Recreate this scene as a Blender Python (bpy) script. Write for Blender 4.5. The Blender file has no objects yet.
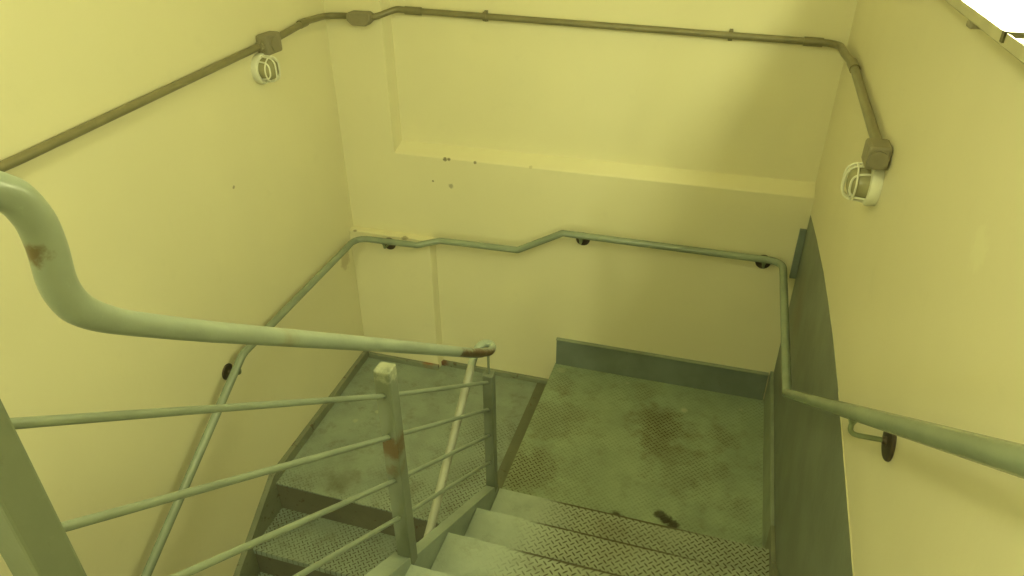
import bpy, bmesh, math, random
from mathutils import Vector, Matrix
random.seed(7)
SC = bpy.context.scene
COL = SC.collection

# ------------------------------------------------------------------ node helpers
class NT:
    def __init__(s, name):
        s.m = bpy.data.materials.new(name); s.m.use_nodes = True
        s.t = s.m.node_tree; s.n = s.t.nodes; s.l = s.t.links
        s.b = s.n['Principled BSDF']
    def new(s, typ, **kw):
        n = s.n.new(typ)
        for k, v in kw.items(): setattr(n, k, v)
        return n
    def put(s, sock, v):
        if hasattr(v, 'is_linked') or isinstance(v, bpy.types.NodeSocket): s.l.new(v, sock)
        else: sock.default_value = v
    def math(s, op, a, b=0.0, c=None, clamp=False):
        n = s.new('ShaderNodeMath', operation=op); n.use_clamp = clamp
        s.put(n.inputs[0], a); s.put(n.inputs[1], b)
        if c is not None: s.put(n.inputs[2], c)
        return n.outputs[0]
    def vmath(s, op, a, b=None):
        n = s.new('ShaderNodeVectorMath', operation=op); s.put(n.inputs[0], a)
        if b is not None: s.put(n.inputs[1], b)
        return n.outputs['Value'] if op in ('LENGTH', 'DISTANCE') else n.outputs[0]
    def pos(s):
        return s.new('ShaderNodeNewGeometry').outputs['Position']
    def noise(s, scale, detail=3.0, rough=0.55, vec=None, dist=0.0):
        n = s.new('ShaderNodeTexNoise'); n.inputs['Scale'].default_value = scale
        n.inputs['Detail'].default_value = detail; n.inputs['Roughness'].default_value = rough
        n.inputs['Distortion'].default_value = dist
        s.l.new(vec if vec is not None else s.pos(), n.inputs['Vector'])
        return n.outputs['Fac']
    def ramp(s, v, lo, hi, a=0.0, b=1.0):
        n = s.new('ShaderNodeMapRange'); n.interpolation_type = 'SMOOTHSTEP'
        s.put(n.inputs['Value'], v)
        n.inputs['From Min'].default_value = lo; n.inputs['From Max'].default_value = hi
        n.inputs['To Min'].default_value = a; n.inputs['To Max'].default_value = b
        return n.outputs['Result']
    def mix(s, f, a, b):
        n = s.new('ShaderNodeMix', data_type='RGBA'); s.put(n.inputs[0], f)
        for i, v in ((6, a), (7, b)):
            if isinstance(v, tuple): n.inputs[i].default_value = (*v[:3], 1)
            else: s.l.new(v, n.inputs[i])
        return n.outputs[2]
    def spot(s, col, c, r, color, amt=1.0, edge=0.45, nscale=None):
        """a worn / rusty / dirty patch of its own shape around the point c"""
        d = s.vmath('DISTANCE', s.pos(), c)
        nz = s.noise(nscale or 1.6 / r, 4.0, 0.65)
        dd = s.math('ADD', s.math('DIVIDE', d, r), s.math('MULTIPLY', s.math('SUBTRACT', nz, 0.5), 1.5))
        f = s.ramp(dd, 1.0 - edge, 1.0 + edge * 0.3, amt, 0.0)
        return s.mix(f, col, color)
    def finish(s, col, rough=0.5, metal=0.0, height=None, strength=0.2, dist=0.01):
        s.put(s.b.inputs['Base Color'], (*col, 1) if isinstance(col, tuple) else col)
        s.put(s.b.inputs['Roughness'], rough); s.put(s.b.inputs['Metallic'], metal)
        if height is not None:
            bp = s.new('ShaderNodeBump'); bp.inputs['Strength'].default_value = strength
            bp.inputs['Distance'].default_value = dist
            s.l.new(height, bp.inputs['Height']); s.l.new(bp.outputs['Normal'], s.b.inputs['Normal'])
        return s.m

SAGE = (0.294, 0.351, 0.282)
RUST = (0.085, 0.040, 0.015)
DARK = (0.055, 0.050, 0.026)

def m_wall(name, spots=(), base=(0.80, 0.755, 0.52)):
    t = NT(name)
    big = t.noise(1.3, 3.0, 0.5)
    col = t.mix(t.ramp(big, 0.35, 0.68), tuple(c * 0.95 for c in base), base)
    streak = t.noise(9.0, 4.0, 0.6)
    col = t.mix(t.ramp(streak, 0.60, 0.80, 0.0, 0.16), col, tuple(c * 0.78 for c in base))
    for c, r, color, amt in spots:
        col = t.spot(col, c, r, color, amt)
    h = t.math('ADD', t.math('MULTIPLY', t.noise(3.0, 3.0), 1.0), t.math('MULTIPLY', t.noise(60.0, 3.0), 0.08))
    return t.finish(col, 0.42, 0.0, h, 0.22, 0.02)

def m_paint(name, base=SAGE, rust=0.35, rough=0.42, spots=(), thresh=0.66):
    t = NT(name)
    col = t.mix(t.ramp(t.noise(5.0, 4.0), 0.3, 0.7), tuple(c * 0.86 for c in base), tuple(min(1, c * 1.08) for c in base))
    col = t.mix(t.ramp(t.noise(23.0, 5.0, 0.65), thresh, thresh + 0.08, 0.0, rust), col, RUST)
    col = t.mix(t.ramp(t.noise(70.0, 3.0), 0.66, 0.74, 0.0, rust * 0.5), col, tuple(min(1, c * 1.5) for c in base))
    for sp in spots:
        col = t.spot(col, *sp)
    return t.finish(col, rough, 0.0, t.noise(40.0, 3.0), 0.08, 0.01)

def m_plate(name, spots=(), wear_lo=0.40, wear_hi=0.62, wear=0.85, clear_x=None, base=SAGE, cell=0.0198, clear=None, rusty=(), tint=0.42, nosing=None):
    """painted chequer plate: raised lugs turned 45 degrees in alternate cells"""
    t = NT(name)
    p = t.new('ShaderNodeSeparateXYZ'); t.l.new(t.pos(), p.inputs[0])
    x, y = p.outputs[0], p.outputs[1]
    k = 1.0 / (math.sqrt(2) * cell)
    u = t.math('MULTIPLY', t.math('ADD', x, y), k)
    v = t.math('MULTIPLY', t.math('SUBTRACT', x, y), k)
    par = t.math('FLOORED_MODULO', t.math('ADD', t.math('FLOOR', u), t.math('FLOOR', v)), 2.0)
    a = t.math('SUBTRACT', t.math('FLOORED_MODULO', u, 1.0), 0.5)
    b = t.math('SUBTRACT', t.math('FLOORED_MODULO', v, 1.0), 0.5)
    ab = t.math('SUBTRACT', b, a)
    pp = t.math('MULTIPLY_ADD', ab, par, a)
    qq = t.math('SUBTRACT', b, t.math('MULTIPLY', ab, par))
    d = t.math('ADD', t.math('POWER', t.math('ABSOLUTE', t.math('DIVIDE', pp, 0.56)), 2.0),
               t.math('POWER', t.math('ABSOLUTE', t.math('DIVIDE', qq, 0.14)), 2.0))
    lug = t.ramp(d, 0.65, 1.15, 1.0, 0.0)
    n1 = t.noise(4.5, 4.0, 0.6)
    col = t.mix(t.ramp(n1, 0.3, 0.7), tuple(c * 0.82 for c in base), tuple(c * 1.05 for c in base))
    grime = t.ramp(t.noise(11.0, 5.0, 0.7), 0.48, 0.74, 0.0, tint)
    if clear_x is not None:                      # lit stringer end of the treads kept light, shaded rest painted greyer
        shaded = t.ramp(t.math('ADD', x, t.math('MULTIPLY', n1, 0.2)), clear_x[0] - 0.05, clear_x[1] + 0.1)
        col = t.mix(t.math('MULTIPLY', shaded, 0.75), col, (0.30, 0.33, 0.235))
    col = t.mix(grime, col, (0.10, 0.085, 0.035))
    w = t.ramp(t.noise(3.2, 4.0, 0.6), wear_lo, wear_hi, 0.12, wear)
    if clear_x is not None:
        w = t.math('MULTIPLY', w, t.ramp(t.math('ADD', x, t.math('MULTIPLY', n1, 0.2)), clear_x[0], clear_x[1]))
    if clear is not None:                        # thick paint fills the pattern along the edges of the deck
        for (cx, cy, r0, r1) in clear:
            dd = t.vmath('DISTANCE', t.pos(), (cx, cy, 0.0))
            w = t.math('MULTIPLY', w, t.ramp(dd, r0, r1))
    lugcol = (0.048, 0.036, 0.015)
    for (c, r, amt) in rusty:                    # rust that sits on the lugs, thinner on the flats between them
        dd = t.math('ADD', t.math('DIVIDE', t.vmath('DISTANCE', t.pos(), c), r), t.math('MULTIPLY', t.math('SUBTRACT', t.noise(14.0, 4.0, 0.65), 0.5), 1.9))
        f = t.ramp(dd, 0.25, 1.25, amt, 0.0)
        col = t.mix(t.math('MULTIPLY', f, 0.34), col, (0.120, 0.080, 0.026))
        w = t.math('MAXIMUM', w, f)
    col = t.mix(t.math('MULTIPLY', lug, w), col, lugcol)
    if nosing:                                   # contact shade at each nosing, painted in as a dark line
        fr = t.math('FLOORED_MODULO', t.math('DIVIDE', t.math('SUBTRACT', -nosing[0] + 0.001, y), nosing[1]), 1.0)
        ln = t.ramp(t.math('ADD', fr, t.math('MULTIPLY', t.math('SUBTRACT', t.noise(16.0, 4.0, 0.7), 0.5), 0.05)), 0.030, 0.048, 0.85, 0.0)
        ln = t.math('MULTIPLY', ln, t.math('MULTIPLY', t.ramp(x, -0.92, -0.80), t.ramp(x, -0.12, -0.45)))
        col = t.mix(ln, col, (0.055, 0.042, 0.018))
    for sp in spots:
        col = t.spot(col, *sp)
    return t.finish(col, 0.5, 0.0, lug, 0.55, 0.0022)

def m_plain(name, col, rough=0.5, metal=0.0, bump=30.0):
    t = NT(name)
    c = t.mix(t.ramp(t.noise(14.0, 4.0), 0.35, 0.7), tuple(a * 0.85 for a in col), col)
    return t.finish(c, rough, metal, t.noise(bump, 3.0), 0.08, 0.004)

def m_emit(name, col, strength):
    t = NT(name)
    t.b.inputs['Base Color'].default_value = (0.9, 0.9, 0.85, 1)
    t.b.inputs['Emission Color'].default_value = (*col, 1)
    t.b.inputs['Emission Strength'].default_value = strength
    return t.m

# ------------------------------------------------------------------ mesh helpers (all in world metres)
def box(bm, x0, x1, y0, y1, z0, z1, bev=0.0):
    r = bmesh.ops.create_cube(bm, size=1.0)
    vs = r['verts']
    for v in vs:
        v.co = Vector(((x0 + x1) / 2 + v.co.x * (x1 - x0), (y0 + y1) / 2 + v.co.y * (y1 - y0), (z0 + z1) / 2 + v.co.z * (z1 - z0)))
    if bev:
        es = list({e for v in vs for e in v.link_edges})
        bmesh.ops.bevel(bm, geom=es, offset=bev, segments=2, affect='EDGES', profile=0.5)

def prism(bm, pts, axis, a, b, bev=0.0):
    """extrude a polygon given in the two other axes (in order) from a to b along axis"""
    def mk(p, t):
        if axis == 'x': return Vector((t, p[0], p[1]))
        if axis == 'y': return Vector((p[0], t, p[1]))
        return Vector((p[0], p[1], t))
    A = [bm.verts.new(mk(p, a)) for p in pts]; B = [bm.verts.new(mk(p, b)) for p in pts]
    fs = [bm.faces.new(A), bm.faces.new(B[::-1])]
    n = len(pts)
    for i in range(n):
        fs.append(bm.faces.new((A[i], B[i], B[(i + 1) % n], A[(i + 1) % n])))
    bmesh.ops.recalc_face_normals(bm, faces=fs)
    if bev:
        es = list({e for f in fs for e in f.edges})
        bmesh.ops.bevel(bm, geom=es, offset=bev, segments=2, affect='EDGES', profile=0.5)

def fillet(pts, rads, seg=8):
    pts = [Vector(p) for p in pts]
    out = [pts[0]]
    for i in range(1, len(pts) - 1):
        r = rads if not isinstance(rads, (list, tuple)) else rads[i - 1]
        a = (pts[i - 1] - pts[i]); b = (pts[i + 1] - pts[i])
        la, lb = a.length, b.length; a.normalize(); b.normalize()
        ang = a.angle(b)
        if r <= 0 or ang > math.pi - 0.02: out.append(pts[i]); continue
        tl = min(r / math.tan(ang / 2), la * 0.49, lb * 0.49)
        p0 = pts[i] + a * tl; p1 = pts[i] + b * tl
        for k in range(seg + 1):
            t = k / seg
            out.append(p0 * (1 - t) ** 2 + pts[i] * 2 * t * (1 - t) + p1 * t ** 2)
    out.append(pts[-1])
    return out

def tube(bm, pts, r, seg=16, caps=True):
    pts = [Vector(p) for p in pts]
    n = len(pts)
    tang = []
    for i in range(n):
        a = pts[max(0, i - 1)]; b = pts[min(n - 1, i + 1)]
        tang.append((b - a).normalized())
    up = Vector((0, 0, 1))
    if abs(tang[0].dot(up)) > 0.9: up = Vector((1, 0, 0))
    nrm = (up - tang[0] * up.dot(tang[0])).normalized()
    rings = []
    for i in range(n):
        nrm = (nrm - tang[i] * nrm.dot(tang[i])).normalized()
        bi = tang[i].cross(nrm)
        rr = r[i] if isinstance(r, (list, tuple)) else r
        rings.append([bm.verts.new(pts[i] + (nrm * math.cos(2 * math.pi * k / seg) + bi * math.sin(2 * math.pi * k / seg)) * rr) for k in range(seg)])
    for i in range(n - 1):
        for k in range(seg):
            f = bm.faces.new((rings[i][k], rings[i][(k + 1) % seg], rings[i + 1][(k + 1) % seg], rings[i + 1][k])); f.smooth = True
    if caps:
        bm.faces.new(rings[0][::-1]); bm.faces.new(rings[-1])

def lathe(bm, c, axis, prof, seg=28):
    """prof: list of (distance along axis, radius)"""
    axis = Vector(axis).normalized(); c = Vector(c)
    up = Vector((0, 0, 1)) if abs(axis.z) < 0.9 else Vector((1, 0, 0))
    a = (up - axis * up.dot(axis)).normalized(); b = axis.cross(a)
    rings = []
    for d, r in prof:
        if r < 1e-6: rings.append([bm.verts.new(c + axis * d)])
        else: rings.append([bm.verts.new(c + axis * d + (a * math.cos(2 * math.pi * k / seg) + b * math.sin(2 * math.pi * k / seg)) * r) for k in range(seg)])
    fs = []
    for i in range(len(rings) - 1):
        A, B = rings[i], rings[i + 1]
        for k in range(seg):
            k2 = (k + 1) % seg
            if len(A) == 1 and len(B) == 1: continue
            if len(A) == 1: fs.append(bm.faces.new((A[0], B[k2], B[k])))
            elif len(B) == 1: fs.append(bm.faces.new((A[k], A[k2], B[0])))
            else: fs.append(bm.faces.new((A[k], A[k2], B[k2], B[k])))
    if len(rings[0]) > 1: fs.append(bm.faces.new(rings[0][::-1]))
    if len(rings[-1]) > 1: fs.append(bm.faces.new(rings[-1]))
    bmesh.ops.recalc_face_normals(bm, faces=fs)
    for f in fs: f.smooth = len(f.verts) <= 4

def origin_of(o):
    v = Vector((0, 0, 0))
    while o is not None:
        v += o.location; o = o.parent
    return v

def obj(name, bm, mat, parent=None, smooth_angle=40):
    me = bpy.data.meshes.new(name)
    off = origin_of(parent)
    if parent is None:                       # origin at the base centre of the mesh
        xs = [v.co for v in bm.verts]
        off = Vector(((min(v.x for v in xs) + max(v.x for v in xs)) / 2, (min(v.y for v in xs) + max(v.y for v in xs)) / 2, min(v.z for v in xs)))
    bmesh.ops.translate(bm, verts=bm.verts, vec=-off)
    bm.normal_update()
    for e in bm.edges:
        if len(e.link_faces) == 2 and e.calc_face_angle(0) > math.radians(smooth_angle): e.smooth = False
    bm.to_mesh(me); bm.free()
    o = bpy.data.objects.new(name, me); COL.objects.link(o)
    me.materials.append(mat)
    if parent is None: o.location = off
    else: o.parent = parent
    return o

def thing(name, label, cat, loc, group=None):
    o = bpy.data.objects.new(name, None); COL.objects.link(o); o.location = loc
    o.empty_display_size = 0.1
    o['label'] = label; o['category'] = cat
    if group: o['group'] = group
    return o

def struct(name, bm, mat, label=None, cat=None):
    o = obj(name, bm, mat); o['kind'] = 'structure'
    if label: o['label'] = label
    if cat: o['category'] = cat
    return o

# ------------------------------------------------------------------ dimensions
XL0, SK = -2.325, 0.035
def xl(y): return XL0 - SK * y                 # the left wall runs slightly askew
XW = 0.012                                      # right wall face
ZTOP, YREAR, ZBOT = 3.3, -4.6, -1.40
XS = -1.1415                                    # left edge of the right-hand landing
ZL = -0.155                                     # left-hand landing
XC = -1.12                                      # plane of the central railing
R1, G1, D1 = 0.1697, 0.2723, 1.1505             # upper flight
R2, G2, D2 = 0.170, 0.262, 1.144                # lower flight
N1 = 6
ZU = (N1 + 1) * R1; YU = -D1 - N1 * G1          # upper landing

# ------------------------------------------------------------------ materials
BROWN = (0.20, 0.15, 0.05)
M_back = m_wall('cream wall paint with chips', [
    ((-1.749, 0.0, 1.147), 0.012, (0.10, 0.08, 0.03), 0.8), ((-1.588, 0.0, 1.146), 0.009, (0.10, 0.08, 0.03), 0.7), ((-1.728, 0.0, 1.149), 0.010, (0.10, 0.08, 0.03), 0.8),
    ((-1.823, 0.0, 1.021), 0.006, (0.13, 0.10, 0.04), 0.8), ((-1.724, 0.0, 1.005), 0.014, (0.13, 0.10, 0.04), 0.5),
    ((-1.30, -0.0, 1.157), 0.012, (0.35, 0.30, 0.12), 0.4)])
M_left = m_wall('cream wall paint, scuffed', [((-2.293, -0.93, 1.304), 0.008, (0.22, 0.18, 0.08), 0.7),
    ((-2.30, -0.05, 0.72), 0.016, (0.16, 0.12, 0.04), 0.8), ((-2.30, -0.14, 0.55), 0.06, (0.30, 0.22, 0.08), 0.45)])
M_right = m_wall('cream wall paint, smooth', [((0.012, -2.0, 1.90), 0.04, (0.86, 0.83, 0.60), 0.35)], base=(0.79, 0.735, 0.53))
M_pier = m_wall('cream pier paint', [((-1.99, -0.05, 0.695), 0.02, (0.16, 0.12, 0.05), 0.6), ((-2.29, -0.05, 0.70), 0.014, (0.18, 0.14, 0.05), 0.7)])
M_ceil = m_wall('cream ceiling paint', base=(0.80, 0.75, 0.5))
M_lineo = m_plain('grey floor sheet', (0.22, 0.22, 0.15), 0.5)
M_deck = m_plate('worn landing chequer plate', spots=[
    ((-0.62, -1.005, 0.0), 0.030, (0.04, 0.028, 0.012), 0.85, 0.5, 40.0), ((-0.585, -1.015, 0.0), 0.022, (0.04, 0.028, 0.012), 0.8, 0.5, 50.0),
    ((-0.435, -0.945, 0.0), 0.030, (0.035, 0.026, 0.012), 0.85, 0.5, 50.0), ((-0.405, -0.965, 0.0), 0.030, (0.035, 0.026, 0.012), 0.9, 0.5, 50.0), ((-0.375, -0.985, 0.0), 0.032, (0.035, 0.026, 0.012), 0.9, 0.5, 50.0),
    ((-0.402, -0.209, 0.0), 0.020, (0.50, 0.52, 0.36), 0.8, 0.6, 60.0), ((-1.09, -0.06, 0.0), 0.03, (0.45, 0.48, 0.33), 0.5, 0.6, 50.0),
    ((-0.72, -0.07, 0.0), 0.012, (0.45, 0.48, 0.33), 0.6, 0.6, 60.0), ((-0.12, -0.12, 0.0), 0.012, (0.45, 0.48, 0.33), 0.6, 0.6, 60.0)],
    rusty=[((-0.50, -0.37, 0.0), 0.17, 1.0), ((-0.55, -0.30, 0.0), 0.10, 0.8), ((-0.52, -0.50, 0.0), 0.12, 0.8), ((-0.36, -0.62, 0.0), 0.25, 0.55), ((-0.20, -0.36, 0.0), 0.10, 0.6),
           ((-0.62, -0.12, 0.0), 0.10, 0.45), ((-1.08, -0.85, 0.0), 0.20, 0.95), ((-1.02, -0.45, 0.0), 0.22, 0.6), ((-1.05, -0.18, 0.0), 0.10, 0.5), ((-0.10, -0.80, 0.0), 0.10, 0.4)],
    wear_lo=0.40, wear_hi=0.75, wear=0.42, tint=0.30, base=(0.335, 0.415, 0.285))
M_deckL = m_plate('painted lower landing chequer plate', wear_lo=0.42, wear_hi=0.60, wear=0.85, clear=[(-2.25, -0.35, 0.60, 0.95), (-1.45, 0.0, 0.25, 0.55)],
    spots=[((-2.10, -0.62, ZL), 0.016, (0.45, 0.48, 0.33), 0.6, 0.6, 60.0), ((-2.02, -0.52, ZL), 0.014, (0.45, 0.48, 0.33), 0.6, 0.6, 60.0),
           ((-1.16, -0.5, ZL), 0.10, (0.07, 0.05, 0.02), 0.5, 0.9, 14.0), ((-1.95, -1.05, ZL), 0.10, (0.07, 0.05, 0.02), 0.4, 0.9, 14.0)])
M_tread = m_plate('worn tread chequer plate', wear_lo=0.20, wear_hi=0.50, wear=0.92, clear_x=(-0.86, -0.62), base=(0.433, 0.507, 0.420),
    rusty=[((-0.60, -1.26, 0.1697), 0.09, 0.6), ((-0.55, -1.44, 0.34), 0.09, 0.5)], tint=0.3, nosing=(D1, G1))
M_treadL = m_plate('lower flight chequer plate', wear_lo=0.28, wear_hi=0.55, wear=0.85)
M_riser = m_paint('stained riser paint', (0.154, 0.151, 0.102), 0.7, 0.55, thresh=0.60)
M_edge = m_paint('dark strip paint', (0.160, 0.171, 0.114), 0.5, 0.55, thresh=0.60)
M_bar = m_paint('sage bar paint', (0.247, 0.292, 0.222), 0.25, 0.40)
M_steel = m_paint('sage green steel paint')
M_trim = m_paint('scuffed edging paint', (0.227, 0.244, 0.168), 0.65, 0.5, thresh=0.58)
M_trimback = m_paint('rust spotted edging paint', (0.247, 0.273, 0.192), 0.6, 0.5, thresh=0.60,
    spots=[((-1.90, -0.03, -0.12), 0.06, (0.30, 0.10, 0.03), 0.8, 0.6, 26.0), ((-1.83, -0.03, -0.12), 0.04, (0.16, 0.05, 0.02), 0.85, 0.6, 30.0)])
M_lip = m_paint('worn kick plate edge', (0.278, 0.322, 0.240), 0.4, 0.45)
M_kick = m_paint('dark sage kick plate paint', (0.191, 0.229, 0.198), 0.25, 0.45)
M_panel = m_paint('blue green panel paint', (0.201, 0.229, 0.186), 0.22, 0.48,
    spots=[((0.0, -0.30, 0.75), 0.17, (0.20, 0.15, 0.07), 0.35, 0.9, 7.0), ((0.0, -0.35, 0.42), 0.15, (0.18, 0.14, 0.06), 0.35, 0.9, 7.0)])
M_rail = m_paint('sage handrail paint', (0.304, 0.356, 0.282), 0.22, 0.30, thresh=0.70, spots=[
    *[((XC + 0.014, -1.17 - 0.03 * k, 0.868 + 0.021 * k), 0.034 - 0.0016 * max(0, k - 5), RUST, 0.95, 0.35, 26.0) for k in range(11)],
    ((XC, -2.30, 1.685), 0.035, (0.24, 0.19, 0.08), 0.45, 0.7, 40.0), ((XC + 0.0, -2.672, 2.063), 0.017, (0.12, 0.075, 0.025), 0.85, 0.6, 80.0)])
M_lowrail = m_paint('pale chipped rail paint', (0.350, 0.366, 0.282), 0.5, 0.4, thresh=0.62)
M_wrail = m_paint('sage wall rail paint', (0.258, 0.307, 0.228), 0.12, 0.22)
M_post = m_paint('sage post paint', (0.191, 0.222, 0.162), 0.25, 0.45, spots=[
    ((XC, -1.95, 1.13), 0.045, (0.13, 0.075, 0.025), 0.85, 0.5, 45.0), ((XC, -1.95, 1.05), 0.03, (0.13, 0.075, 0.025), 0.6, 0.5, 45.0),
    ((XC, -1.94, 1.365), 0.034, (0.55, 0.57, 0.42), 0.75, 0.6, 70.0)])
M_bracket = m_plain('dark brown bracket steel', (0.075, 0.058, 0.040), 0.5, 0.3)
M_arm = m_paint('painted bracket arm', (0.20, 0.24, 0.13), 0.35, 0.45)
M_conduit = m_plain('olive grey conduit paint', (0.235, 0.215, 0.120), 0.33, 0.15)
M_box = m_plain('grey junction box', (0.285, 0.26, 0.17), 0.5, 0.1)
M_white = m_plain('white lamp plastic', (0.88, 0.88, 0.72), 0.4)
M_glass = m_plain('grey lamp glass', (0.40, 0.38, 0.22), 0.18)
M_housing = m_plain('grey luminaire enamel', (0.50, 0.47, 0.30), 0.45)
M_reflect = m_plain('white reflector enamel', (0.85, 0.85, 0.72), 0.4)
M_strap = m_plain('dark strap steel', (0.12, 0.11, 0.05), 0.5, 0.3)
LAMP = (0.99, 1.02, 0.53)
E_TUBE, E_REAR, E_MID, E_WALL, E_LOW = 228.0, 26.0, 27.0, 18.0, 56.0
M_tube = m_emit('fluorescent tube', LAMP, E_TUBE)
M_caulk = m_plain('pale caulk line', (0.70, 0.66, 0.42), 0.6)

# ------------------------------------------------------------------ room shell
bm = bmesh.new()
prism(bm, [(xl(0.3), 0.3), (xl(YREAR), YREAR), (xl(YREAR) - 0.15, YREAR), (xl(0.3) - 0.15, 0.3)], 'z', ZBOT, ZTOP)
struct('wall_left', bm, M_left)
bm = bmesh.new()
box(bm, XW, XW + 0.15, YREAR, 0.3, ZBOT, ZTOP)
struct('wall_right', bm, M_right)
# back wall: lower face at y=0, sloping ledge, set-back upper panel
LZ, LD = 1.153, 0.08
bm = bmesh.new()
prism(bm, [(0.0, ZBOT), (0.25, ZBOT), (0.25, ZTOP), (LD, ZTOP), (LD, LZ + 0.040), (0.004, LZ + 0.001), (0.0, LZ - 0.004)], 'x', -2.028, XW + 0.1)
prism(bm, [(-2.45, 0.0), (-2.028, 0.0), (-2.018, LD), (-2.018, 0.25), (-2.45, 0.25)], 'z', ZBOT, ZTOP)
struct('wall_back', bm, M_back)
bm = bmesh.new()
box(bm, xl(YREAR) - 0.1, XW + 0.1, YREAR - 0.15, YREAR, ZBOT, ZTOP)
struct('wall_rear', bm, M_ceil)
bm = bmesh.new()
box(bm, -2.5, XW + 0.15, YREAR - 0.15, 0.3, ZTOP, ZTOP + 0.12)
struct('ceiling', bm, M_ceil)
bm = bmesh.new()
prism(bm, [(xl(YU), YU + 0.0), (XW, YU + 0.0), (XW, YREAR), (xl(YREAR), YREAR)], 'z', ZU - 0.14, ZU)
struct('floor', bm, M_lineo)
bm = bmesh.new()
box(bm, -2.4, XW + 0.1, YREAR, 0.2, ZBOT - 0.12, ZBOT)
struct('floor.001', bm, M_lineo)
# low corner pier with a flat top, below the wall rail
bm = bmesh.new()
prism(bm, [(xl(0) - 0.02, 0.01), (xl(-0.055), -0.052), (-1.845, -0.052), (-1.832, 0.01)], 'z', ZBOT, 0.695, 0.004)
struct('trim_1', bm, M_pier)

# ------------------------------------------------------------------ right-hand landing
L1 = thing('landing_platform', 'upper right landing of rust-stained green chequer plate with kick plates', 'landing', (-0.57, -0.55, -0.06))
bm = bmesh.new(); box(bm, XS, -0.001, -D1 - 0.02, -0.001, -0.008, 0.0); obj('deck_plate', bm, M_deck, L1)
bm = bmesh.new(); box(bm, XS + 0.004, -0.013, -0.012, -0.001, 0.0, 0.173, 0.002)
kp = obj('back_kick_plate', bm, M_kick, L1)
bm = bmesh.new(); box(bm, XS + 0.003, -0.013, -0.026, -0.001, 0.171, 0.177, 0.0015); obj('top_lip', bm, M_lip, kp)
bm = bmesh.new(); box(bm, -0.006, 0.010, -1.05, -0.001, 0.0, 0.188, 0.002); obj('side_kick_plate', bm, M_lip, L1)
bm = bmesh.new(); box(bm, XS, XS + 0.01, -D1, -0.001, ZL - 0.10, -0.008); obj('side_fascia', bm, M_riser, L1)
for y in (-0.12, -0.62, -1.08):
    bm = bmesh.new(); box(bm, XS + 0.02, -0.02, y - 0.03, y + 0.03, -0.09, -0.008); obj('floor_joist', bm, M_steel, L1)

# ------------------------------------------------------------------ left-hand landing
L2 = thing('landing_platform', 'lower left landing of painted chequer plate behind the railing', 'landing', (-1.72, -0.55, ZL - 0.08))
bm = bmesh.new(); prism(bm, [(xl(0) + 0.002, -0.001), (xl(-D2) + 0.002, -D2), (XS - 0.001, -D2), (XS - 0.001, -0.001)], 'z', ZL - 0.008, ZL); obj('deck_plate', bm, M_deckL, L2)
bm = bmesh.new(); prism(bm, [(xl(-D2) + 0.002, -D2 - 0.0), (XS - 0.001, -D2), (XS - 0.001, -D2 + 0.012), (xl(-D2) + 0.002, -D2 + 0.012)], 'z', ZL - R2, ZL - 0.008); obj('front_riser', bm, M_riser, L2)
bm = bmesh.new()
prism(bm, [(xl(0) + 0.001, -0.06), (xl(-D2) + 0.001, -D2 - 0.0), (xl(-D2) + 0.030, -D2 - 0.0), (xl(0) + 0.026, -0.06)], 'z', ZL - 0.0, ZL + 0.052, 0.002)
obj('wall_edging', bm, M_trim, L2)
bm = bmesh.new()
box(bm, xl(0) + 0.03, -1.84, -0.075, -0.053, ZL, ZL + 0.030, 0.002); box(bm, -1.84, XS - 0.003, -0.022, -0.001, ZL, ZL + 0.030, 0.002)
obj('back_edging', bm, M_trimback, L2)
bm = bmesh.new(); box(bm, XS - 0.100, XS - 0.002, -D2 + 0.002, -0.024, ZL, ZL + 0.006, 0.002); obj('side_dark_strip', bm, M_edge, L2)  # dark flat strip along the right edge of the deck
for y in (-0.15, -1.05):
    bm = bmesh.new(); box(bm, xl(y) + 0.03, XS - 0.02, y - 0.03, y + 0.03, ZL - 0.10, ZL - 0.008); obj('floor_joist', bm, M_steel, L2)

# ------------------------------------------------------------------ upper flight (right)
F1 = thing('stair_flight', 'right flight of chequer plate treads coming down to the rust-stained landing', 'stairs', (-0.56, -1.9, 0.0))
for n in range(1, N1 + 1):
    y = -D1 - (n - 1) * G1; z = n * R1
    bm = bmesh.new()
    prism(bm, [(y, z - 0.030), (y, z - 0.002), (y - 0.002, z), (y - G1 - 0.028, z), (y - G1 - 0.028, z - 0.006), (y - 0.006, z - 0.006), (y - 0.006, z - 0.030)], 'x', -1.099, -0.008)
    tr = obj('tread', bm, M_tread, F1)
    bm = bmesh.new(); box(bm, -1.098, -0.009, y - 0.034, y - 0.026, z - R1 + 0.002, z - 0.006); obj('riser', bm, M_riser, tr)
bm = bmesh.new()
S0 = (-1.165, 0.205); SL1 = 0.607
ye = YU - 0.0
def st(y): return S0[1] + (S0[0] - y) * SL1
pts = [(S0[0], S0[1]), (-1.93, st(-1.93)), (ye, st(ye)), (ye, st(ye) - 0.30), (-1.4, -0.05), (S0[0], -0.10)]
prism(bm, pts, 'x', -1.138, -1.101, 0.002)
stg = obj('stringer', bm, M_steel, F1)
bm = bmesh.new()                                        # the wider capping strip above the middle post
prism(bm, [(-1.955, st(-1.955) - 0.02), (-1.955, st(-1.955) + 0.012), (ye, st(ye) + 0.03), (ye, st(ye) - 0.16), (-1.955, st(-1.955) - 0.16)], 'x', -1.156, -1.0995, 0.002)
obj('stringer_cap', bm, M_steel, stg)
bm = bmesh.new()
def st2(y): return 0.205 + (-1.24 - y) * 0.62
prism(bm, [(-1.051, 0.195), (-1.24, 0.205), (ye, st2(ye)), (ye, st2(ye) - 0.34), (-1.4, -0.05), (-1.051, -0.05)], 'x', -0.007, 0.010, 0.002)
obj('stringer', bm, M_trim, F1)

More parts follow.
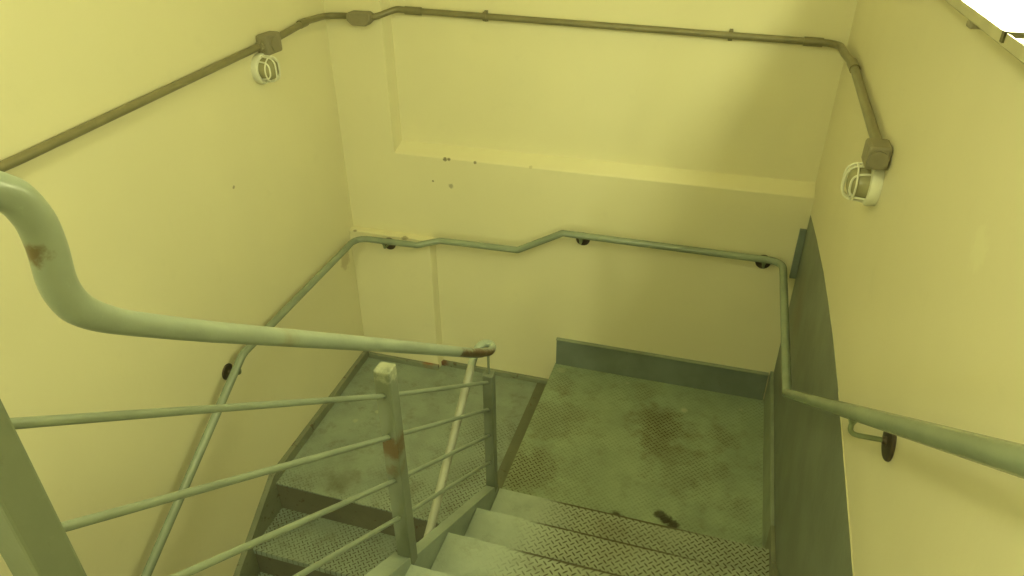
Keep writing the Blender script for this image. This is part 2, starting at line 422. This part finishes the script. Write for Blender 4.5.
# ------------------------------------------------------------------ lower flight (left)
F2 = thing('stair_flight', 'left flight of treads going down from the lower landing below the railing', 'stairs', (-1.7, -2.0, ZBOT))
N2 = 7
for n in range(1, N2):
    y = -D2 - (n - 1) * G2; z = ZL - n * R2
    x0 = xl(y) + 0.030
    bm = bmesh.new()
    prism(bm, [(y - G2, z - 0.030), (y - G2, z - 0.002), (y - G2 + 0.002, z), (y + 0.010, z), (y + 0.010, z - 0.006), (y - G2 + 0.006, z - 0.006), (y - G2 + 0.006, z - 0.030)], 'x', x0, -1.200)
    tr = obj('tread', bm, M_treadL, F2)
    bm = bmesh.new(); box(bm, x0, -1.201, y - G2 + 0.006, y - G2 + 0.016, max(z - R2 + 0.0, ZBOT), z - 0.006); obj('riser', bm, M_riser, tr)
bm = bmesh.new()
def s2(y): return ZL + 0.052 + (y + D2) * 0.66 * (1 if y < -D2 else 0)
yb = -D2 - 6 * G2
v = []
for y, off in ((-D2 - 0.001, 0.0), (yb, 0.0)):
    for x in (xl(y) + 0.001, xl(y) + 0.029):
        for z in (s2(y), max(s2(y) - 0.36, ZBOT)): v.append(bm.verts.new((x, y, z)))
for f in ((0, 1, 3, 2), (4, 6, 7, 5), (0, 2, 6, 4), (1, 5, 7, 3), (0, 4, 5, 1), (2, 3, 7, 6)): bm.faces.new([v[i] for i in f])
bmesh.ops.recalc_face_normals(bm, faces=bm.faces[:])
obj('stringer', bm, M_trim, F2)
bm = bmesh.new()
prism(bm, [(-D2 - 0.005, ZL - 0.02), (yb, s2(yb) - 0.06), (yb, max(s2(yb) - 0.40, ZBOT)), (-D2 - 0.005, ZL - 0.36)], 'x', -1.199, -1.170, 0.002)
obj('stringer', bm, M_steel, F2)

# ------------------------------------------------------------------ central railing
RL = thing('stair_railing', 'green pipe railing with square posts and four thin bars between the two flights', 'railing', (XC, -2.0, 0.2))
def post(y, z0, z1, w=0.047, wy=None):
    wy = wy or w
    bm = bmesh.new()
    box(bm, XC - w / 2, XC + w / 2, y - wy / 2, y + wy / 2, z0, z1, 0.004)
    return obj('post', bm, M_post, RL)
p1 = post(-1.190, 0.195, 0.802, 0.040)
p2 = post(-1.945, 0.655, 1.377, 0.044)
p3 = post(-2.812, 1.14, 1.965, 0.050)
for pz, py, zt in ((0.802, -1.190, 0.915), (1.372, -1.945, 1.425), (1.965, -2.80, 2.02)):
    if py < -1.5: continue
    bm = bmesh.new(); tube(bm, [(XC, py, pz - 0.01), (XC, py, zt - 0.01)], 0.005, 10); obj('support_pin', bm, M_post, {-1.190: p1, -1.945: p2}[py])
bars = [[(-2.785, 1.905), (-1.95, 1.2905), (-1.20, 0.768)],
        [(-2.785, 1.735), (-1.95, 1.1550), (-1.20, 0.636)],
        [(-2.785, 1.570), (-1.95, 0.9990), (-1.20, 0.504)],
        [(-2.785, 1.425), (-1.95, 0.8550), (-1.20, 0.362)]]
for b in bars:
    bm = bmesh.new(); tube(bm, [(XC, y, z) for y, z in b], 0.0068, 12); obj('rail_bar', bm, M_bar, RL)
# main handrail with the goose-neck at the top and the tight return curl at the foot
def smooth(pts, n=6):
    P = [Vector(p) for p in pts]; out = []
    for i in range(len(P) - 1):
        a = P[max(0, i - 1)]; b = P[i]; c = P[i + 1]; d = P[min(len(P) - 1, i + 2)]
        for k in range(n):
            u = k / n
            out.append(0.5 * ((2 * b) + (c - a) * u + (2 * a - 5 * b + 4 * c - d) * u * u + (3 * b - 3 * c + d - a) * u ** 3))
    out.append(P[-1]); return out
goose = [(-3.10, 2.245), (-2.90, 2.210), (-2.760, 2.180), (-2.6845, 2.1405), (-2.6620, 2.1045), (-2.6580, 2.0650), (-2.6620, 2.0185), (-2.6560, 1.9880), (-2.6400, 1.9620), (-2.6050, 1.9280), (-2.5500, 1.8850), (-2.45, 1.810)]
upper = smooth([(XC, y, z) for y, z in goose], 6) + [Vector((XC, -1.90, 1.4105))]
rad = [0.0168 + 0.0040 * max(0.0, min(1.0, (p.z - 1.92) / 0.06)) for p in upper]
curl = smooth([(XC, -1.37, 1.0215), (XC, -1.26, 0.945), (-1.122, -1.170, 0.888), (-1.132, -1.108, 0.862), (-1.148, -1.090, 0.862), (-1.164, -1.112, 0.876), (-1.176, -1.145, 0.876), (-1.180, -1.180, 0.858), (-1.180, -1.215, 0.836)], 6)
curl = [upper[-1] * (1 - k / 4) + curl[0] * k / 4 for k in range(0, 4)] + curl
rad_c = [0.0168 if i < 10 else 0.0150 for i in range(len(curl) - 1)]
bm = bmesh.new(); tube(bm, upper + [Vector(c) for c in curl[1:]], rad + rad_c, 20)
hr = obj('handrail', bm, M_rail, RL)
low = [(-1.180, -1.212, 0.838), (-1.1795, -1.2260, 0.8285), (-1.165, -1.700, 0.500), (-1.150, -2.55, -0.095)]
bm = bmesh.new(); tube(bm, low, 0.0152, 18)
obj('return_handrail', bm, M_lowrail, RL)
bm = bmesh.new(); box(bm, -1.168, -1.130, -2.53, -2.49, -1.10, -0.075, 0.004); obj('post', bm, M_post, RL)

# ------------------------------------------------------------------ wall handrail around three walls
O = 0.068
WR = thing('wall_handrail', 'sage pipe handrail running round the left, back and right walls on brackets', 'handrail', (-1.1, -0.068, 0.6))
zl, zr = 0.708, 0.853
xr = -O
xlr = lambda y: xl(y) + O
path = [(xlr(-2.95), -2.95, 0.672 - 0.585 * (2.95 - 1.20)), (xlr(-1.20) + 0.004, -1.20, 0.672), (xlr(-0.12) + 0.008, -0.118, 0.690),
        (-1.885, -0.118, 0.698), (-1.775, -O, 0.716), (-1.345, -O, 0.724), (-1.112, -O, 0.853), (xr, -O, 0.853), (xr, -1.058, 0.850), (xr, -3.0, 0.850 + 0.7195 * 1.942)]
bm = bmesh.new(); tube(bm, fillet(path, [0.10, 0.075, 0.05, 0.05, 0.02, 0.02, 0.075, 0.012], 10), 0.0168, 20)
obj('rail', bm, M_wrail, WR)
def bracket(p, n, wall, drop=0.052, rr=0.036):
    """p: rail centre; n: unit vector to the wall; wall: distance rail centre to wall"""
    p = Vector(p); n = Vector(n)
    a = p + Vector((0, 0, -0.016)); b = p + Vector((0, 0, -drop)); c = p + n * wall + Vector((0, 0, -drop))
    bm = bmesh.new(); tube(bm, fillet([a, b, c], 0.022, 6), 0.0055, 10)
    lathe(bm, a + Vector((0, 0, -0.012)), (0, 0, 1), [(0, 0.006), (0.014, 0.011)], 12)
    arm = obj('bracket_arm', bm, M_arm, WR)
    bm = bmesh.new(); lathe(bm, c, -n, [(0.0, rr), (0.004, rr), (0.007, rr - 0.003), (0.009, 0.010), (0.016, 0.007), (0.018, 0.0)], 24)
    o = obj('wall_rose', bm, M_bracket, arm); o['label'] = 'dark brown round wall rose'
bracket((-2.083, -0.118, 0.693), (0, 1, 0), 0.066, 0.046)
bracket((-1.020, -O, 0.853), (0, 1, 0), O, 0.050)
bracket((-0.148, -O, 0.853), (0, 1, 0), O, 0.046)
bracket((xlr(-1.235), -1.235, 0.651), (-1, 0, 0), O, 0.062)
bracket((xlr(-2.35), -2.35, 0.672 - 0.585 * 1.15), (-1, 0, 0), O, 0.06)
bracket((xr, -1.925, 0.850 + 0.7195 * 0.867), (1, 0, 0), O + XW, 0.056, 0.042)
bracket((xr, -2.75, 0.850 + 0.7195 * 1.692), (1, 0, 0), O + XW, 0.060)

# ------------------------------------------------------------------ steel panel on the right wall
SP = thing('wall_panel', 'tall dark green steel panel on the right wall beside the landing', 'panel', (0.006, -1.0, 0.0))
bm = bmesh.new()
top = [(-0.002, 1.069), (-0.34, 1.112), (-0.6756, 1.1426), (-0.92, 1.151), (-1.14, 1.151), (-1.42, 1.138), (-2.0, 1.082), (-2.5, 1.02)]
prism(bm, top + [(-2.5, 0.30), (-1.35, -0.05), (-0.002, -0.05)], 'x', 0.0105, XW + 0.001)
obj('sheet', bm, M_panel, SP)
bm = bmesh.new(); box(bm, -0.020, 0.010, -0.016, -0.001, 0.745, 1.0, 0.003); obj('return_flange', bm, M_kick, SP)
bm = bmesh.new(); tube(bm, [(0.0112, y, z + 0.0015) for y, z in [(-1.40, 1.1395)] + top[6:]], 0.0016, 6); obj('sealant_line', bm, M_caulk, SP)

# ------------------------------------------------------------------ electrical conduit
CD = thing('electrical_conduit', 'olive grey conduit with junction boxes running high round the three walls', 'conduit', (-1.1, 0.0, 1.78))
cr = 0.0145
bm = bmesh.new()
yb_ = -0.545
tube(bm, [(xl(-4.55) + 0.02, -4.55, 1.70), (xl(-1.8) + 0.02, -1.8, 1.744), (xl(yb_ - 0.04) + 0.02, yb_ - 0.04, 1.791)], cr, 16)
obj('left_pipe', bm, M_conduit, CD)
bm = bmesh.new()
tube(bm, fillet([(xl(yb_ + 0.03) + 0.02, yb_ + 0.03, 1.793), (xl(-0.2) + 0.02, -0.2, 1.818), (xl(-0.03) + 0.02, -0.022, 1.812), (-2.16, -0.022, 1.815)], [0.04, 0.09], 8), cr, 16)
obj('corner_pipe', bm, M_conduit, CD)
bm = bmesh.new()
tube(bm, fillet([(-2.09, -0.022, 1.812), (-2.045, -0.015, 1.818), (-1.975, 0.055, 1.842), (-1.90, 0.058, 1.838), (-0.45, 0.058, 1.806), (-0.022, 0.058, 1.797), (-0.022, -0.16, 1.806), (-0.010, -0.34, 1.812), (-0.010, -1.155, 1.777)],
     [0.04, 0.05, 0.03, 0.01, 0.085, 0.05, 0.05], 8), cr, 16)
obj('back_pipe', bm, M_conduit, CD)
def sleeve(a, b, r, name='coupling', mat=None):
    bm = bmesh.new(); tube(bm, [a, b], r, 16); return obj(name, bm, mat or M_conduit, CD)
sleeve((-1.93, 0.0575, 1.8385), (-1.85, 0.0575, 1.837), 0.0185)
sleeve((-0.16, 0.0575, 1.8), (-0.085, 0.0575, 1.7985), 0.0185)
sleeve((xl(-0.25) + 0.02, -0.27, 1.814), (xl(-0.2) + 0.02, -0.215, 1.8165), 0.018)
sleeve((-0.012, -0.33, 1.8115), (-0.010, -0.42, 1.809), 0.018)
def clamp(x, z):
    bm = bmesh.new(); tube(bm, [(x - 0.009, 0.058, z), (x + 0.009, 0.058, z)], 0.0205, 16)
    box(bm, x - 0.008, x + 0.008, 0.066, 0.0795, z - 0.024, z + 0.024, 0.002); obj('saddle_clamp', bm, M_conduit, CD)
clamp(-1.535, 1.830); clamp(-0.45, 1.806)
def jbox(pts_fn, name='junction_box'):
    bm = bmesh.new(); pts_fn(bm); return obj(name, bm, M_box, CD)
def j_left(bm):
    x = xl(yb_)
    box(bm, x + 0.001, x + 0.058, yb_ - 0.052, yb_ + 0.052, 1.752, 1.832, 0.010)
    lathe(bm, (x + 0.058, yb_, 1.792), (1, 0, 0), [(0, 0.030), (0.005, 0.030), (0.007, 0.0)], 20)
    lathe(bm, (x + 0.026, yb_ - 0.050, 1.790), (0, -1, 0), [(0, 0.021), (0.012, 0.021), (0.012, 0.018), (0.024, 0.018)], 16)
j_left_o = jbox(j_left)
def j_back(bm):
    pr = [(-0.060, 0.016), (-0.060, -0.012), (-0.034, -0.034), (0.034, -0.034), (0.060, -0.012), (0.060, 0.016), (0.046, 0.026), (-0.046, 0.026)]
    prism(bm, [(-2.122 + a, 1.812 + b) for a, b in pr], 'y', -0.058, -0.001, 0.005)
jbox(j_back)
def j_right(bm):
    box(bm, -0.048, 0.011, -1.240, -1.160, 1.742, 1.806, 0.009)
    lathe(bm, (-0.020, -1.240, 1.772), (0, -1, 0), [(0, 0.024), (0.012, 0.024), (0.014, 0.010), (0.010, 0.0)], 20)
jbox(j_right)

# ------------------------------------------------------------------ caged bulkhead lamps
def bulkhead(c, nx, label):
    c = Vector(c); n = Vector((nx, 0, 0))
    t = thing('bulkhead_lamp', label, 'lamp', c + Vector((0, 0, -0.06)), 'caged bulkhead lamps under the conduit boxes')
    bm = bmesh.new(); lathe(bm, c, n, [(0.0005, 0.060), (0.020, 0.063), (0.028, 0.060), (0.030, 0.050), (0.026, 0.046)], 32); obj('base', bm, M_white, t)
    bm = bmesh.new(); lathe(bm, c, n, [(0.022, 0.044), (0.054, 0.043), (0.070, 0.036), (0.078, 0.020), (0.080, 0.0)], 28); obj('glass', bm, M_glass, t)
    for dy, h, ln in ((-0.034, 0.036, 0.074), (-0.012, 0.052, 0.088), (0.012, 0.052, 0.088), (0.034, 0.036, 0.074)):
        b = c + Vector((0, dy, 0))
        pts = fillet([b + n * 0.024 + Vector((0, 0, h)), b + n * ln + Vector((0, 0, h * 0.85)), b + n * ln - Vector((0, 0, h * 0.85)), b + n * 0.024 - Vector((0, 0, h))], 0.034, 8)
        bm = bmesh.new(); tube(bm, pts, 0.0033, 8); obj('guard_wire', bm, M_white, t)
    bm = bmesh.new()
    tube(bm, [c + n * 0.062 + Vector((0, 0.050 * math.cos(k * math.pi / 16), 0.050 * math.sin(k * math.pi / 16))) for k in range(33)], 0.0028, 8, False); obj('guard_ring', bm, M_white, t)
    return t
bulkhead((xl(-0.605), -0.605, 1.702), 1, 'white caged bulkhead lamp high on the left wall')
bulkhead((XW, -1.165, 1.680), -1, 'white caged bulkhead lamp high on the right wall')

# ------------------------------------------------------------------ wall troughs with fluorescent tubes
def trough(y0, y1, ytube, ystrap, clip_y, label):
    t = thing('fluorescent_light', label, 'light', (XW, (y0 + y1) / 2, 2.19), None)
    bm = bmesh.new()
    prism(bm, [(XW - 0.001, 2.208), (-0.051, 2.208), (-0.054, 2.211), (-0.054, 2.228), (-0.052, 2.228), (-0.051, 2.213), (XW - 0.001, 2.213)], 'y', y0, y1)
    obj('housing', bm, M_housing, t)
    bm = bmesh.new(); prism(bm, [(XW - 0.001, 2.2135), (-0.0505, 2.2135), (-0.0505, 2.216), (0.000, 2.216), (0.004, 2.268), (XW - 0.001, 2.268)], 'y', y0 + 0.004, y1 - 0.004); obj('reflector', bm, M_reflect, t)
    bm = bmesh.new(); tube(bm, [(-0.029, ytube, 2.275), (-0.029, y1 - 0.03, 2.275)], 0.008, 16); obj('tube', bm, M_tube, t)
    for y in (ytube, y1 - 0.03):
        bm = bmesh.new(); box(bm, -0.036, XW - 0.001, y - 0.003, y + 0.003, 2.266, 2.283, 0.001); obj('lamp_holder', bm, M_housing, t)
    for y in (y0, y1 - 0.004):
        bm = bmesh.new(); box(bm, -0.054, XW - 0.001, y, y + 0.004, 2.208, 2.232); obj('end_cap', bm, M_housing, t)
    bm = bmesh.new(); box(bm, -0.056, 0.000, ystrap - 0.006, ystrap + 0.006, 2.222, 2.230); box(bm, -0.057, -0.052, ystrap - 0.006, ystrap + 0.006, 2.215, 2.230); obj('strap', bm, M_strap, t)
    bm = bmesh.new(); box(bm, -0.052, -0.020, clip_y - 0.013, clip_y + 0.013, 2.197, 2.2095, 0.003); obj('mounting_clip', bm, M_box, t)
    return t
trough(-3.14, -0.70, -1.985, -2.005, -1.80, 'lit white wall trough light at the top right corner of the photo')

# unseen lamps added on the ceiling and rear wall for fill light
def fill_lamp(c, n, r, strength, label, cat_name):
    c = Vector(c); n = Vector(n)
    t = thing(cat_name, label, 'light', c, None)
    bm = bmesh.new(); lathe(bm, c, n, [(0.0005, r + 0.02), (0.03, r + 0.02), (0.035, r)], 36); obj('base', bm, M_white, t)
    bm = bmesh.new(); lathe(bm, c, n, [(0.034, r - 0.005), (0.06, r * 0.9), (0.08, r * 0.6), (0.088, 0.0)], 36); obj('fill_diffuser', bm, m_emit('fill lamp diffuser', LAMP, strength), t)
if E_REAR: fill_lamp((-1.3, -4.0, ZTOP), (0, 0, -1), 0.24, E_REAR, 'unseen fill lamp on the ceiling over the upper landing behind the viewer', 'ceiling_fill_light')
if E_MID: fill_lamp((-1.25, -2.75, ZTOP), (0, 0, -1), 0.24, E_MID, 'unseen fill lamp on the ceiling high over the head of the right flight', 'ceiling_fill_light')
if E_WALL: fill_lamp((-0.9, YREAR, 2.35), (0, 1, 0), 0.20, E_WALL, 'unseen fill lamp added on the rear wall behind the viewer', 'wall_fill_light')
if E_LOW: fill_lamp((-1.75, YREAR, 0.55), (0, 1, 0), 0.16, E_LOW, 'unseen fill lamp added on the rear wall facing the lower flight', 'wall_fill_light')

# ------------------------------------------------------------------ world, camera, view
w = bpy.data.worlds.new('dim stairwell'); SC.world = w; w.use_nodes = True
w.node_tree.nodes['Background'].inputs['Color'].default_value = (1.0, 0.93, 0.5, 1)
w.node_tree.nodes['Background'].inputs['Strength'].default_value = 0.0

cam = bpy.data.cameras.new('camera'); co = bpy.data.objects.new('camera', cam); COL.objects.link(co)
rt = Vector((0.9566, 0.2915, -0.0038)); up = Vector((-0.1494, 0.5016, 0.8521)); fw = Vector((-0.2503, 0.8145, -0.5234))
rt.normalize(); up = (up - rt * up.dot(rt)).normalized(); bk = rt.cross(up)
M = Matrix((rt, up, bk)).transposed().to_4x4(); M.translation = Vector((-0.4017, -3.1916, 2.4331))
co.matrix_world = M
cam.sensor_width = 36.0; cam.sensor_fit = 'HORIZONTAL'
cam.lens = 713.3471 / 1024 * 36.0
cam.shift_x = (512 - 514.831) / 1024; cam.shift_y = (298.8468 - 288) / 1024
cam.clip_start = 0.02
SC.camera = co
vs = SC.view_settings
vs.view_transform = 'Standard'; vs.look = 'None'; vs.gamma = 1.0; vs.use_curve_mapping = False
vs.exposure = -0.06
